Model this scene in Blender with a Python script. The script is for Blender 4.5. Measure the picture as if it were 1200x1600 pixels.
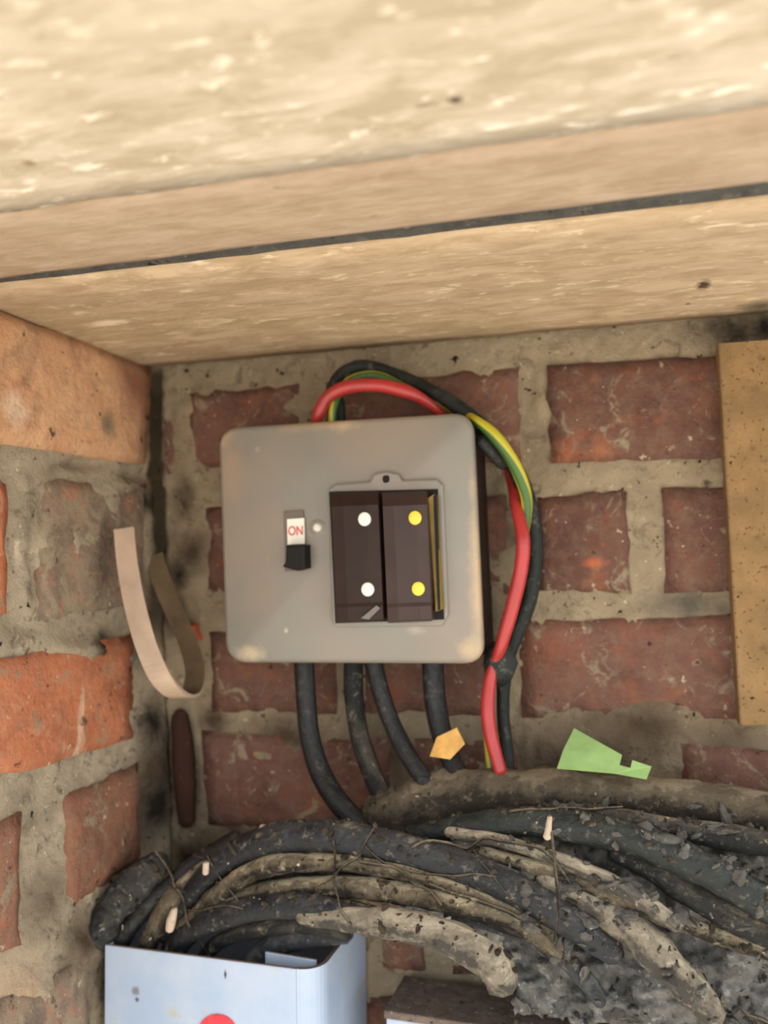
import bpy, bmesh, math, random
from mathutils import Vector, Matrix, noise
random.seed(7)
for o in list(bpy.data.objects): bpy.data.objects.remove(o)
SC = bpy.context.scene; COL = SC.collection

# ------------------------------------------------------------------ camera
F, CX, CY = 1350.0, 600.0, 800.0
D = 0.470                                   # camera to back wall (m)
CAM = Vector((0.0, -D, 0.60))
_n = Vector((400 / F, 70 / F, 1.0)).normalized()          # world +Y in camera axes (x right, y down, z forward)
_t = 0.0314
_x = Vector((1.0, -_t, -(_n.x - _t * _n.y) / _n.z)).normalized()
_d = _n.cross(_x).normalized()
if _d.y < 0: _d = -_d                                    # world -Z in camera axes
cam = bpy.data.cameras.new('camera'); camo = bpy.data.objects.new('camera', cam); COL.objects.link(camo)
cam.sensor_fit = 'HORIZONTAL'; cam.sensor_width = 36.0; cam.lens = F / 1200 * 36.0
cam.clip_start = 0.005; cam.clip_end = 50
def c2w(v): return Vector((v.dot(_x), v.dot(_n), -v.dot(_d)))
_r, _dn, _f = c2w(Vector((1, 0, 0))), c2w(Vector((0, 1, 0))), c2w(Vector((0, 0, 1)))
M = Matrix((_r, -_dn, -_f)).transposed().to_4x4(); M.translation = CAM
camo.matrix_world = M
SC.camera = camo
cam.dof.use_dof = True; cam.dof.focus_distance = 0.37; cam.dof.aperture_fstop = 9.0

# ------------------------------------------------------------------ light and exposure
world = bpy.data.worlds.new('world'); SC.world = world; world.use_nodes = True
bg = world.node_tree.nodes['Background']
bg.inputs[0].default_value = (0.90, 0.95, 1.0, 1); bg.inputs[1].default_value = 1.0
sun = bpy.data.lights.new('sun', 'SUN'); sun.energy = 3.5; sun.angle = math.radians(3); sun.color = (1.0, 0.93, 0.80)
suno = bpy.data.objects.new('sun', sun); COL.objects.link(suno)
suno.rotation_euler = Vector((0.20, 0.25, -1.0)).to_track_quat('-Z', 'Y').to_euler()
suno.location = (-0.5, -2, 3)
SC.view_settings.view_transform = 'Standard'; SC.view_settings.look = 'None'
SC.view_settings.gamma = 1.0; SC.view_settings.use_curve_mapping = False
SC.view_settings.exposure = 1.32

# ------------------------------------------------------------------ rays and planes
def ray(px, py):
    return (_r * ((px - CX) / F) + _dn * ((py - CY) / F) + _f)
def back(px, py, off=0.0):
    """point seen at a pixel on the plane OFF metres in front of the back wall"""
    d = ray(px, py); return CAM + d * ((-off - CAM.y) / d.y)
def onplane(px, py, p0, n):
    d = ray(px, py); return CAM + d * ((p0 - CAM).dot(n) / d.dot(n))
PA, PB = back(245, 578), back(268, 1300)
LN = (PB - PA).cross(Vector((0, 1, 0))).normalized()
if LN.x < 0: LN = -LN                                     # left wall normal, into the cupboard
def left(px, py): return onplane(px, py, PA, LN)
CA, CB = back(245, 578), back(1200, 495)
CN = (CB - CA).cross(Vector((0, 1, 0))).normalized()
if CN.z > 0: CN = -CN                                     # ceiling normal, downwards
def ceil_at(px, py): return onplane(px, py, CA, CN)
def scale_at(p): return (p - CAM).dot(_f) / F            # metres per pixel at a point
def fbm(p, s, o=3): return noise.fractal(p * s, 1.0, 2.0, o)
YW = Vector((0, 1, 0)); XW = Vector((1, 0, 0)); ZW = Vector((0, 0, 1))

# ------------------------------------------------------------------ materials
def lin(c):
    f = lambda u: u / 12.92 if u <= 0.04045 else ((u + 0.055) / 1.055) ** 2.4
    return tuple(f(x / 255.0) for x in c) + (1.0,)
class NT:
    def __init__(s, name, rough=0.8, spec=0.3):
        s.m = bpy.data.materials.new(name); s.m.use_nodes = True; s.t = s.m.node_tree; s.N = s.t.nodes; s.L = s.t.links
        s.b = s.N['Principled BSDF']; s.b.inputs['Roughness'].default_value = rough
        s.b.inputs['Specular IOR Level'].default_value = spec
        s.geo = s.N.new('ShaderNodeNewGeometry'); s.pos = s.geo.outputs['Position']
    def set(s, sock, v):
        if isinstance(v, bpy.types.NodeSocket): s.L.new(v, sock)
        else: sock.default_value = v
    def map(s, sc=(1, 1, 1), rot=(0, 0, 0), vec=None):
        n = s.N.new('ShaderNodeMapping'); s.L.new(vec or s.pos, n.inputs[0])
        n.inputs['Scale'].default_value = sc; n.inputs['Rotation'].default_value = rot; return n.outputs[0]
    def noise(s, scale, detail=4, rough=0.6, vec=None, dist=0.0):
        n = s.N.new('ShaderNodeTexNoise'); s.L.new(vec or s.pos, n.inputs['Vector'])
        n.inputs['Scale'].default_value = scale; n.inputs['Detail'].default_value = detail
        n.inputs['Roughness'].default_value = rough; n.inputs['Distortion'].default_value = dist; return n.outputs[0]
    def vor(s, scale, vec=None):
        n = s.N.new('ShaderNodeTexVoronoi'); s.L.new(vec or s.pos, n.inputs['Vector']); n.inputs['Scale'].default_value = scale
        return n.outputs['Distance']
    def step(s, v, a, b, lo=0.0, hi=1.0):
        n = s.N.new('ShaderNodeMapRange'); s.set(n.inputs[0], v)
        n.inputs[1].default_value = a; n.inputs[2].default_value = b; n.inputs[3].default_value = lo; n.inputs[4].default_value = hi
        n.clamp = True; return n.outputs[0]
    def math(s, op, a, b=0.0):
        n = s.N.new('ShaderNodeMath'); n.operation = op; s.set(n.inputs[0], a); s.set(n.inputs[1], b); return n.outputs[0]
    def mix(s, f, a, b):
        n = s.N.new('ShaderNodeMix'); n.data_type = 'RGBA'; s.set(n.inputs[0], f); s.set(n.inputs[6], a); s.set(n.inputs[7], b)
        return n.outputs[2]
    def spot(s, base, p, r, col, soft=0.6, sc=(1, 1, 1), wob=0.5):
        """a stain or painted tone with a place and a shape of its own"""
        n = s.N.new('ShaderNodeVectorMath'); n.operation = 'SUBTRACT'; s.L.new(s.pos, n.inputs[0]); n.inputs[1].default_value = p
        m = s.map(sc, vec=n.outputs[0])
        l = s.N.new('ShaderNodeVectorMath'); l.operation = 'LENGTH'; s.L.new(m, l.inputs[0])
        w = s.noise(1.2 / r, 3); w = s.math('MULTIPLY', s.math('SUBTRACT', w, 0.5), wob * 2 * r)
        d = s.math('ADD', l.outputs['Value'], w)
        return s.mix(s.step(d, r * (1 - soft), r, 1.0, 0.0), base, col)
    def bump(s, h, dist=0.001, strength=0.6):
        n = s.N.new('ShaderNodeBump'); n.inputs['Distance'].default_value = dist; n.inputs['Strength'].default_value = strength
        s.set(n.inputs['Height'], h); s.L.new(n.outputs[0], s.b.inputs['Normal'])
    def up(s, a, b):
        n = s.N.new('ShaderNodeSeparateXYZ'); s.L.new(s.geo.outputs['Normal'], n.inputs[0]); return s.step(n.outputs[2], a, b)
    def done(s, col): s.set(s.b.inputs['Base Color'], col); return s.m

def brick_mat(name, a, b, c, mortar=0.35, fleck=0.5, streak=0.0, patch=None, spots=()):
    k = NT(name, 0.92, 0.15)
    rnd = k.N.new('ShaderNodeObjectInfo').outputs['Random']
    col = k.mix(k.step(k.noise(38, 4), 0.38, 0.62), lin(a), lin(b))
    col = k.mix(k.step(k.noise(75, 5, dist=0.6), 0.52, 0.70), col, lin(c))
    hs = k.N.new('ShaderNodeHueSaturation'); k.set(hs.inputs['Color'], col)
    k.set(hs.inputs['Value'], k.step(rnd, 0, 1, 0.86, 1.12)); col = hs.outputs[0]
    if patch: col = k.mix(k.step(k.noise(50, 5, 0.65, vec=k.map((1, 1, 1), (0.3, 0.2, 0.1))), 0.60, 0.70, 0.0, 0.85), col, lin(patch))
    for q in spots: col = k.spot(col, *q)
    if streak: col = k.mix(k.math('MULTIPLY', k.step(k.noise(1.0, 4, 0.6, vec=k.map((62, 62, 9)), dist=0.3), 0.60, 0.67), streak), col, lin((206, 172, 144)))
    # smears of old mortar and dust on the face
    col = k.mix(k.step(k.noise(62, 6, 0.7, dist=1.0), 0.66 - mortar * 0.3, 0.76 - mortar * 0.3), col, lin((140, 126, 104)))
    col = k.mix(k.math('MULTIPLY', k.step(k.noise(170, 3), 0.66, 0.72), fleck), col, lin((222, 205, 178)))
    col = k.mix(k.step(k.noise(140, 4), 0.30, 0.36, 0.85, 0.0), col, lin((40, 30, 26)))
    col = k.mix(k.step(k.noise(110, 6, 0.75), 0.46, 0.72, 0.0, 0.42), col, lin((132, 116, 96)))
    col = k.mix(k.step(k.noise(34, 5, 0.7, dist=1.2), 0.52, 0.70, 0.0, 0.35), col, lin((62, 46, 38)))
    k.bump(k.math('ADD', k.noise(260, 5), k.math('MULTIPLY', k.noise(700, 3), 0.4)), 0.0016, 0.8)
    return k.done(col)
m_brick = brick_mat('brick_red', (100, 70, 61), (112, 80, 68), (122, 78, 60), 0.34, patch=(136, 82, 60),
    spots=[(back(880, 712), 0.010, lin((146, 88, 62)), 0.8, (.7, 1, 1)), (back(940, 705), 0.009, lin((142, 92, 68)), 0.9, (.7, 1, 1)), (back(860, 1010), 0.018, lin((128, 82, 64)), 0.9), (back(930, 880), 0.004, lin((170, 96, 66)), 0.8, (.5, 1, 1)), (back(615, 1080), 0.010, lin((128, 78, 58)), 0.9)])
m_brick_o = brick_mat('brick_orange', (192, 120, 84), (172, 104, 74), (198, 134, 102), 0.28, streak=0.8)
m_brick_d = brick_mat('brick_brown', (134, 94, 74), (122, 86, 70), (150, 98, 74), 0.36)
m_brick_t = brick_mat('brick_tan', (192, 150, 114), (184, 138, 102), (170, 122, 94), 0.02, 0.3, spots=[(left(205, 600), 0.024, lin((142, 96, 76)), 0.9), (left(165, 665), 0.010, lin((124, 106, 88)), 0.8, (.6, 1, 1)), (left(20, 640), 0.012, lin((214, 184, 156)), 0.8), (left(32, 597), 0.004, lin((120, 84, 64)), 0.8)])
m_brick_m = brick_mat('brick_mottled', (104, 90, 78), (134, 114, 96), (154, 112, 90), 0.55)
m_chip = brick_mat('brick_chip', (206, 106, 72), (196, 94, 62), (214, 126, 90), 0.0)

def mortar_mat(name, base, light, dark, spots=()):
    k = NT(name, 0.95, 0.1)
    col = k.mix(k.step(k.noise(45, 5), 0.35, 0.65), lin(base), lin(light))
    col = k.mix(k.step(k.noise(90, 5, 0.7, dist=0.8), 0.55, 0.72), col, lin(dark))
    col = k.mix(k.step(k.noise(230, 3), 0.66, 0.74), col, lin((205, 190, 160)))
    col = k.mix(k.step(k.noise(180, 4), 0.30, 0.35, 1.0, 0.0), col, lin((34, 29, 24)))
    for s in spots: col = k.spot(col, *s)
    k.bump(k.math('ADD', k.noise(320, 6, 0.7), k.math('MULTIPLY', k.noise(900, 2), 0.3)), 0.002, 0.9)
    return k.done(col)
DK = lin((42, 36, 32)); BR = lin((84, 70, 56))
m_mortar = mortar_mat('mortar', (144, 128, 105), (162, 145, 119), (104, 92, 76), [
    (back(1170, 510), 0.016, DK, 0.8, (0.4, 1, 1)), (back(1105, 760), 0.004, DK), (back(855, 1003), 0.003, DK),
    (back(300, 860), 0.018, BR, 0.8), (back(265, 960), 0.016, DK, 0.9), (back(300, 1350), 0.03, DK, 0.8), (back(275, 900), 0.012, DK, 0.9), (back(330, 1130), 0.014, BR, 0.9), (back(280, 1220), 0.012, DK, 0.9, (1, 1, .3)), (back(285, 780), 0.012, BR, 0.9, (1, 1, .6)), (back(770, 820), 0.014, BR, 0.9, (1, 1, .5)), (back(600, 1180), 0.03, BR, 0.9), (back(1000, 1130), 0.028, BR, 0.9, (.7, 1, 1)), (back(1140, 1200), 0.03, BR, 0.9), (back(450, 1150), 0.02, BR, 0.9, (.6, 1, 1)), (back(350, 1290), 0.03, BR, 0.9),
    (back(900, 1180), 0.03, BR, 0.9, (0.5, 1, 1)), (back(1080, 945), 0.012, lin((96, 90, 80)), 0.8, (0.4, 1, 1))])
m_mortar_l = mortar_mat('mortar_left', (142, 129, 109), (178, 162, 138), (86, 77, 66), [
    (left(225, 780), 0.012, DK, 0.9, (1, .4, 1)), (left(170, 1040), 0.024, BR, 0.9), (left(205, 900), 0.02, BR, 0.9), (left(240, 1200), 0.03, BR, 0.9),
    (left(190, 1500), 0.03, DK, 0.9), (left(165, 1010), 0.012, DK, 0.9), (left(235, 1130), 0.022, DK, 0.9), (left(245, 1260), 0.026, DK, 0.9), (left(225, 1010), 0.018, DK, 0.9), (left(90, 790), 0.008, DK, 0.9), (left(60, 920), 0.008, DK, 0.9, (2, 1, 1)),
    (left(240, 960), 0.02, BR, 0.9), (left(30, 1570), 0.03, lin((176, 150, 122)), 0.9), (left(70, 1410), 0.022, lin((112, 98, 82)), 0.9), (left(130, 1480), 0.024, BR, 0.9), (left(205, 1420), 0.024, BR, 0.9), (left(120, 1590), 0.03, BR, 0.9), (left(32, 865), 0.0035, lin((216, 200, 176)), 0.5, (1, 1, .35))])

def wood_mat(name, a, b, pale, spots=(), streak=0.6):
    k = NT(name, 0.85, 0.2)
    g = k.map((70, 170, 170)); g2 = k.map((22, 190, 190)); g3 = k.map((5, 34, 34))
    col = k.mix(k.step(k.noise(1.0, 5, vec=g3, dist=0.8), 0.34, 0.66), lin(a), lin(b))
    col = k.mix(k.math('MULTIPLY', k.step(k.noise(1.0, 5, 0.65, vec=k.map((36, 90, 90)), dist=0.5), 0.40, 0.62), 0.8), col, lin(tuple(x * m_ for x, m_ in zip(a, (0.89, 0.87, 0.82)))))
    col = k.mix(k.math('MULTIPLY', k.step(k.noise(1.0, 4, 0.65, vec=g, dist=0.4), 0.58, 0.70), streak), col, lin(pale))
    col = k.mix(k.math('MULTIPLY', k.step(k.noise(1.0, 4, 0.7, vec=g2), 0.60, 0.74), 0.35), col, lin((140, 114, 80)))
    col = k.mix(k.step(k.noise(1.0, 3, vec=k.map((60, 150, 150))), 0.22, 0.27, 0.6, 0.0), col, lin((84, 66, 48)))
    for s in spots: col = k.spot(col, *s)
    k.bump(k.math('ADD', k.noise(1.0, 6, 0.75, vec=g2), k.noise(1.0, 3, vec=g)), 0.0012, 0.6)
    return k.done(col)
WD = lin((74, 58, 40))
m_wood_a = wood_mat('timber_rough', (172, 149, 121), (190, 166, 137), (224, 206, 174), [
    (ceil_at(1100, 445), 0.003, WD, 0.6, (0.8, 0.35, 1)), (ceil_at(1075, 475), 0.0016, WD), (ceil_at(1185, 480), 0.012, lin((90, 78, 64)), 0.9, (1, .7, 1)),  # last spot paints the shade at the right end of the timber
    (ceil_at(170, 505), 0.006, lin((225, 205, 175)), 0.7, (0.4, 1, 1))])
m_wood_b = wood_mat('timber_planed', (172, 150, 128), (178, 156, 134), (190, 170, 148), (), 0.3)
m_wood_c = wood_mat('timber_face', (184, 170, 149), (202, 188, 168), (240, 230, 212), [
    (ceil_at(712, 150), 0.0026, WD, 0.6, (0.8, 1, 1)), (ceil_at(672, 158), 0.0020, lin((110, 88, 60)), 0.8, (0.35, 1, 1)), (ceil_at(45, 250), 0.0024, lin((120, 96, 64)), 0.8, (0.7, 1, 1)),
    (ceil_at(30, 331), 0.0018, WD, 0.6, (0.6, 1, 1))], 0.85)

k = NT('chipboard', 0.9, 0.2)
col = k.mix(k.step(k.noise(60, 5), 0.35, 0.65), lin((120, 95, 63)), lin((140, 111, 75)))
col = k.mix(k.step(k.noise(420, 3), 0.60, 0.68), col, lin((94, 69, 42)))
col = k.mix(k.step(k.noise(330, 2), 0.70, 0.74), col, lin((60, 44, 28)))
for q in [(1188, 560), (1180, 610), (1195, 720), (1175, 700), (1185, 840), (1192, 1010)]:
    col = k.spot(col, back(*q, 0.012), 0.003, lin((86, 64, 42)), 0.8)
k.bump(k.noise(500, 4), 0.0008, 0.7); m_chipboard = k.done(col)

def plastic(name, c, rough=0.45, spec=0.5, dust=None, dustamt=0.6, sc=60, mott=0.06):
    k = NT(name, rough, spec)
    c2 = tuple(min(255, x * (1 + mott * 3)) for x in c)
    col = k.mix(k.step(k.noise(sc, 4), 0.3, 0.7), lin(c), lin(c2))
    if dust:
        u = k.up(0.05, 0.95)
        f = k.step(k.math('ADD', k.math('MULTIPLY', u, 0.5), k.noise(70, 6, 0.7)), 0.86 - dustamt * 0.45, 1.02 - dustamt * 0.45)
        col = k.mix(f, col, lin(dust))
        col = k.mix(k.step(k.noise(260, 4), 0.64, 0.72), col, lin(tuple(min(255, x * 1.25) for x in dust)))
        k.set(k.b.inputs['Roughness'], k.step(f, 0, 1, rough, 0.95))
        k.bump(k.noise(240, 5, 0.7), 0.0012, 0.6)
    return k.done(col)
DUST = (104, 93, 75)
def grime(name, dark, mid, pale, sc=1.0):
    k = NT(name, 0.95, 0.1)
    col = k.mix(k.step(k.noise(70 * sc, 6, 0.7, dist=0.8), 0.36, 0.60), lin(dark), lin(mid))
    col = k.mix(k.step(k.noise(120 * sc, 5, 0.7, dist=1.0), 0.56, 0.70), col, lin(pale))
    col = k.mix(k.step(k.noise(260 * sc, 3), 0.66, 0.72), col, lin(tuple(min(255, x * 1.2) for x in pale)))
    col = k.mix(k.step(k.noise(150 * sc, 4), 0.32, 0.38, 0.9, 0.0), col, lin(tuple(x * 0.5 for x in dark)))
    k.bump(k.math('ADD', k.noise(240, 6, 0.75), k.noise(90, 3)), 0.003, 0.9)
    return k.done(col)
def cable_grime(name, dark, mid, pale, amt, rough=0.7, spec=0.3):
    """dusty cable: streaks of dirt along it, more settled on top, pale crumbs"""
    k = NT(name, rough, spec)
    uvn = k.N.new('ShaderNodeUVMap').outputs[0]
    st = k.noise(1.0, 5, 0.7, vec=k.map((5, 45, 1), vec=uvn), dist=0.4)
    f = k.math('ADD', k.math('MULTIPLY', k.up(-0.2, 1.0), 0.28), k.math('ADD', k.math('MULTIPLY', st, 0.5), k.math('MULTIPLY', k.noise(90, 6, 0.72), 0.5)))
    col = k.mix(k.step(f, 0.80 - amt * 0.4, 0.94 - amt * 0.4), lin(dark), lin(mid))
    col = k.mix(k.step(f, 0.96 - amt * 0.36, 1.04 - amt * 0.36, 0.0, 0.85), col, lin(pale))
    col = k.mix(k.step(k.noise(200, 6, 0.75), 0.56, 0.70, 0.0, 0.7), col, lin(pale))
    col = k.mix(k.step(k.noise(46, 4, 0.6), 0.58, 0.70, 0.0, 0.6), col, lin(mid))
    col = k.mix(k.step(k.noise(190, 6, 0.75), 0.30, 0.42, 0.8, 0.0), col, lin(tuple(x * 0.55 for x in dark)))
    k.bump(k.math('ADD', k.noise(260, 5, 0.7), k.math('MULTIPLY', st, 0.8)), 0.0016, 0.7)
    return k.done(col)
BD, TD = (30, 29, 29), (92, 83, 68)
m_black = cable_grime('cable_black', (22, 22, 22), (44, 42, 38), (86, 80, 68), 0.22, 0.5, 0.45)
m_black_d = cable_grime('cable_dusty', (24, 24, 23), (66, 61, 53), (136, 126, 106), 0.58)
m_black_b = cable_grime('cable_blue_black', (22, 23, 27), (56, 55, 54), (132, 122, 104), 0.46, 0.55, 0.4)
m_tan = cable_grime('cable_caked', (34, 30, 26), (94, 84, 68), (156, 142, 117), 0.80, 0.9, 0.15)
m_brown_c = cable_grime('cable_thick_brown', (50, 44, 37), (88, 78, 63), (124, 112, 92), 0.72, 0.9, 0.15)
m_grey = cable_grime('cable_grey', (50, 51, 53), (86, 86, 86), (134, 130, 122), 0.58, 0.75, 0.25)
m_pale = cable_grime('cable_pale', (66, 62, 56), (128, 118, 102), (172, 160, 138), 0.78, 0.9, 0.15)
m_green_dark = cable_grime('cable_dark_green', (22, 27, 24), (48, 52, 46), (116, 110, 94), 0.42, 0.55, 0.4)
m_red = plastic('insulation_red', (150, 44, 42), 0.32, 0.5, None, mott=0.05)
m_rust = plastic('rust_pipe', (50, 31, 22), 0.85, 0.2, (70, 51, 38), 0.3)
m_brown = plastic('bakelite', (52, 39, 36), 0.5, 0.3, None, mott=0.08)
m_brown_l = plastic('bakelite_dark', (40, 28, 23), 0.55, 0.22, None, mott=0.08)
m_dark = plastic('slot_dark', (16, 13, 11), 0.7, 0.3)
m_body = plastic('case_brown', (40, 26, 20), 0.7, 0.3, (84, 68, 50), 0.1)
m_white = plastic('marker_white', (226, 220, 206), 0.4, 0.5, None, mott=0.0)
m_yellow = plastic('marker_yellow', (220, 184, 56), 0.4, 0.5, None, mott=0.05)
m_olive = plastic('strip_yellow', (104, 84, 28), 0.5, 0.4, None, mott=0.1)
m_redprint = plastic('print_red', (206, 90, 86), 0.5, 0.4, None, mott=0.0)
m_redlogo = plastic('logo_red', (176, 40, 50), 0.5, 0.4, None, mott=0.15, sc=200)
m_lime = plastic('paper_green', (120, 146, 90), 0.75, 0.25, None, mott=0.06)
m_amber = plastic('tape_amber', (180, 138, 76), 0.6, 0.3, None, mott=0.08, sc=120)
m_strap = plastic('strap_beige', (158, 136, 116), 0.65, 0.3, None, mott=0.05)
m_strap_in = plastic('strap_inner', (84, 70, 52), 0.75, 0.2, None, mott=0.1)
m_stub = plastic('stub_white', (156, 138, 120), 0.6, 0.3, (110, 96, 80), 0.3)
m_screw = plastic('screw_grey', (190, 186, 172), 0.45, 0.5, None, mott=0.1)
m_fluff = grime('dust_clump', (78, 75, 70), (104, 100, 94), (134, 130, 122))
m_sheath = grime('sheath', (40, 40, 40), (76, 74, 70), (120, 116, 108))
m_heap = grime('dust_heap', (88, 86, 82), (124, 121, 116), (160, 158, 154))

# green insulation with a yellow stripe
k = NT('insulation_stripe', 0.4, 0.5)
uv = k.N.new('ShaderNodeUVMap').outputs[0]
sx = k.N.new('ShaderNodeSeparateXYZ'); k.L.new(uv, sx.inputs[0])
ph = k.math('FRACT', k.math('MULTIPLY', sx.outputs[0], 2.0))
col = k.mix(k.step(k.math('ABSOLUTE', k.math('SUBTRACT', ph, 0.5)), 0.22, 0.30), lin((176, 164, 40)), lin((58, 92, 36)))
m_stripe = k.done(col)

# cover plate
k = NT('cover_grey', 0.42, 0.45)
col = k.mix(k.step(k.noise(22, 4), 0.3, 0.7), lin((122, 118, 108)), lin((130, 125, 115)))
col = k.mix(k.step(k.noise(14, 2), 0.42, 0.65), col, lin((138, 125, 113)))
TANW = lin((172, 150, 120))
for (q, r, c, sc) in [((345, 680), 0.010, TANW, (1, 1, 1)), ((535, 660), 0.006, TANW, (.5, 1, 1)), ((392, 1022), 0.006, lin((172, 156, 128)), (.6, 1, 1)),
                      ((748, 900), 0.010, TANW, (1.6, 1, .16)), ((735, 1015), 0.008, TANW, (1, 1, 1)), ((447, 985), 0.0018, lin((178, 166, 150)), (1.3, 1, 1)),
                      ((418, 873), 0.0024, lin((146, 136, 90)), (2, 1, 1)), ((402, 702), 0.002, lin((156, 138, 122)), (1, 1, 1)), ((650, 985), 0.003, lin((152, 142, 130)), (.5, 1, 1)),
                      ((360, 740), 0.016, lin((146, 128, 112)), (1.5, 1, .5)), ((480, 655), 0.008, lin((158, 138, 112)), (.3, 1, 1))]:
    col = k.spot(col, back(*q, 0.045), r, c, 0.8, sc)
k.bump(k.noise(900, 2), 0.0002, 0.4); m_cover = k.done(col)

# painted steel enclosure
k = NT('enclosure_paint', 0.5, 0.4)
col = k.mix(k.step(k.noise(30, 4), 0.35, 0.65), lin((152, 168, 190)), lin((168, 178, 194)))
col = k.mix(k.step(k.noise(55, 5), 0.60, 0.74), col, lin((166, 162, 142)))
for (q, r, c, sc) in [((352, 1522), 0.0018, lin((60, 52, 50)), (2, 1, .7)), ((212, 1548), 0.003, lin((120, 118, 124)), (1, 1, 1)), ((214, 1562), 0.0015, lin((90, 88, 92)), (1, 1, 1))]:
    col = k.spot(col, back(*q, 0.075), r, c, 0.6, sc)
col = k.mix(k.math('MULTIPLY', k.up(0.5, 0.9), k.step(k.noise(60, 4), 0.2, 0.4)), col, lin((120, 103, 90)))
k.bump(k.noise(200, 4), 0.0005, 0.4); m_paint = k.done(col)
k = NT('ground_gravel', 0.9, 0.2)
m_ground = k.done(k.mix(k.noise(14, 6), lin((184, 178, 168)), lin((204, 198, 188))))

# ------------------------------------------------------------------ object helpers
def mesh_obj(name, V, Fc, mat, parent=None, smooth=True, uvs=None):
    root = parent
    while root is not None and root.parent is not None: root = root.parent
    if root is not None: org = root.location
    else:
        xs = [v[0] for v in V]; ys = [v[1] for v in V]; zs = [v[2] for v in V]
        org = Vector(((min(xs) + max(xs)) / 2, (min(ys) + max(ys)) / 2, min(zs)))
    me = bpy.data.meshes.new(name); me.from_pydata([tuple(Vector(v) - org) for v in V], [], Fc)
    bm = bmesh.new(); bm.from_mesh(me); bmesh.ops.recalc_face_normals(bm, faces=bm.faces); bm.to_mesh(me); bm.free()
    if smooth: me.polygons.foreach_set('use_smooth', [True] * len(me.polygons))
    if uvs:
        l = me.uv_layers.new(name='UVMap')
        for p in me.polygons:
            for li in p.loop_indices: l.data[li].uv = uvs[me.loops[li].vertex_index]
    me.materials.append(mat)
    o = bpy.data.objects.new(name, me); COL.objects.link(o)
    if parent is None: o.location = org
    else: o.parent = parent
    return o
def tag(o, label=None, cat=None, group=None, kind=None):
    if label: o['label'] = label
    if cat: o['category'] = cat
    if group: o['group'] = group
    if kind: o['kind'] = kind
    return o
def empty(name, loc, label=None, cat=None, kind=None):
    o = bpy.data.objects.new(name, None); COL.objects.link(o); o.location = loc; o.empty_display_size = 0.02
    return tag(o, label, cat, kind=kind)
def spline(P, n=8):
    """Catmull-Rom through rows of numbers"""
    out = []
    for i in range(len(P) - 1):
        p0, p1, p2, p3 = P[max(i - 1, 0)], P[i], P[i + 1], P[min(i + 2, len(P) - 1)]
        for j in range(n):
            t = j / n
            out.append([0.5 * (2 * b + (c - a) * t + (2 * a - 5 * b + 4 * c - d) * t * t + (3 * b - a - 3 * c + d) * t ** 3) for a, b, c, d in zip(p0, p1, p2, p3)])
    out.append(list(P[-1])); return out
def tube(path, radii, sides=12, lump=0.0, ls=60):
    """closed tube with domed ends along a 3-D path"""
    n = len(path); V = []; Fc = []; uv = []
    T = [(path[min(i + 1, n - 1)] - path[max(i - 1, 0)]).normalized() for i in range(n)]
    N = T[0].cross(Vector((0.3, 1, 0.2))).normalized(); L = 0
    st = []
    st.append((path[0] - T[0] * radii[0] * 0.55, T[0], radii[0] * 0.55)); 
    for i in range(n): st.append((path[i], T[i], radii[i]))
    st.append((path[-1] + T[-1] * radii[-1] * 0.55, T[-1], radii[-1] * 0.55))
    cols = sides + 1
    for i, (p, t, r) in enumerate(st):
        N = (N - t * N.dot(t)).normalized(); B = t.cross(N)
        if i: L += (p - st[i - 1][0]).length
        for s in range(cols):
            a = 2 * math.pi * (s % sides) / sides; d = N * math.cos(a) + B * math.sin(a)
            q = p + d * r
            if lump: q = p + d * r * (1 + lump * fbm(q + Vector((3, 1, 2)), ls, 3) + lump * 0.5 * fbm(q, ls * 3, 3))
            V.append(q); uv.append((s / sides + L * 4.0, L))
    for i in range(len(st) - 1):
        for s in range(sides):
            a = i * cols + s
            Fc.append((a, a + 1, a + 1 + cols, a + cols))
    c0 = len(V); V.append(st[0][0] - T[0] * radii[0] * 0.2); uv.append((0, 0)); V.append(st[-1][0] + T[-1] * radii[-1] * 0.2); uv.append((0, L))
    e = (len(st) - 1) * cols
    for s in range(sides):
        Fc.append((c0, s + 1, s)); Fc.append((c0 + 1, e + s, e + s + 1))
    return V, Fc, uv
def cable(name, pts, mat, label=None, cat='cable', lump=0.0, parent=None, group=None, sides=12):
    """pts: (px, py, metres in front of the back wall, radius in pixels)"""
    S = spline(pts, 8); path = [back(a, b, c) for a, b, c, r in S]; rad = [max(r, 1) * scale_at(p) for p, (a, b, c, r) in zip(path, S)]
    V, Fc, uv = tube(path, rad, sides, lump)
    o = mesh_obj(name, V, Fc, mat, parent, True, uv)
    if parent is None: tag(o, label, cat, group)
    return o
def slab(outline, n, thick, bev=0.0, front=None, crown=0.0):
    """prism from a 3-D outline (front ring) going back along -n; bevel on the front edge"""
    m = len(outline); V = []; Fc = []
    c = sum(outline, Vector()) / m
    def ring(inset, back_):
        R = []
        for i in range(m):
            a, b, d = outline[i - 1], outline[i], outline[(i + 1) % m]
            t = (d - a).normalized(); w = n.cross(t)
            if w.dot(c - b) < 0: w = -w
            R.append(b + w * inset - n * back_)
        return R
    prof = [(bev, 0), (bev * 0.3, bev * 0.3), (0, bev)] if bev else [(0, 0)]
    prof.append((0, thick))
    for ins, bk in prof: V += ring(ins, bk)
    for k_ in range(len(prof) - 1):
        for i in range(m):
            a, b = k_ * m + i, k_ * m + (i + 1) % m
            Fc.append((a, b, b + m, a + m))
    V.append(c + n * crown); ci = len(V) - 1
    for i in range(m): Fc.append((ci, i, (i + 1) % m))
    e = (len(prof) - 1) * m
    Fc.append(tuple(e + i for i in range(m)))
    return V, Fc
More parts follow.
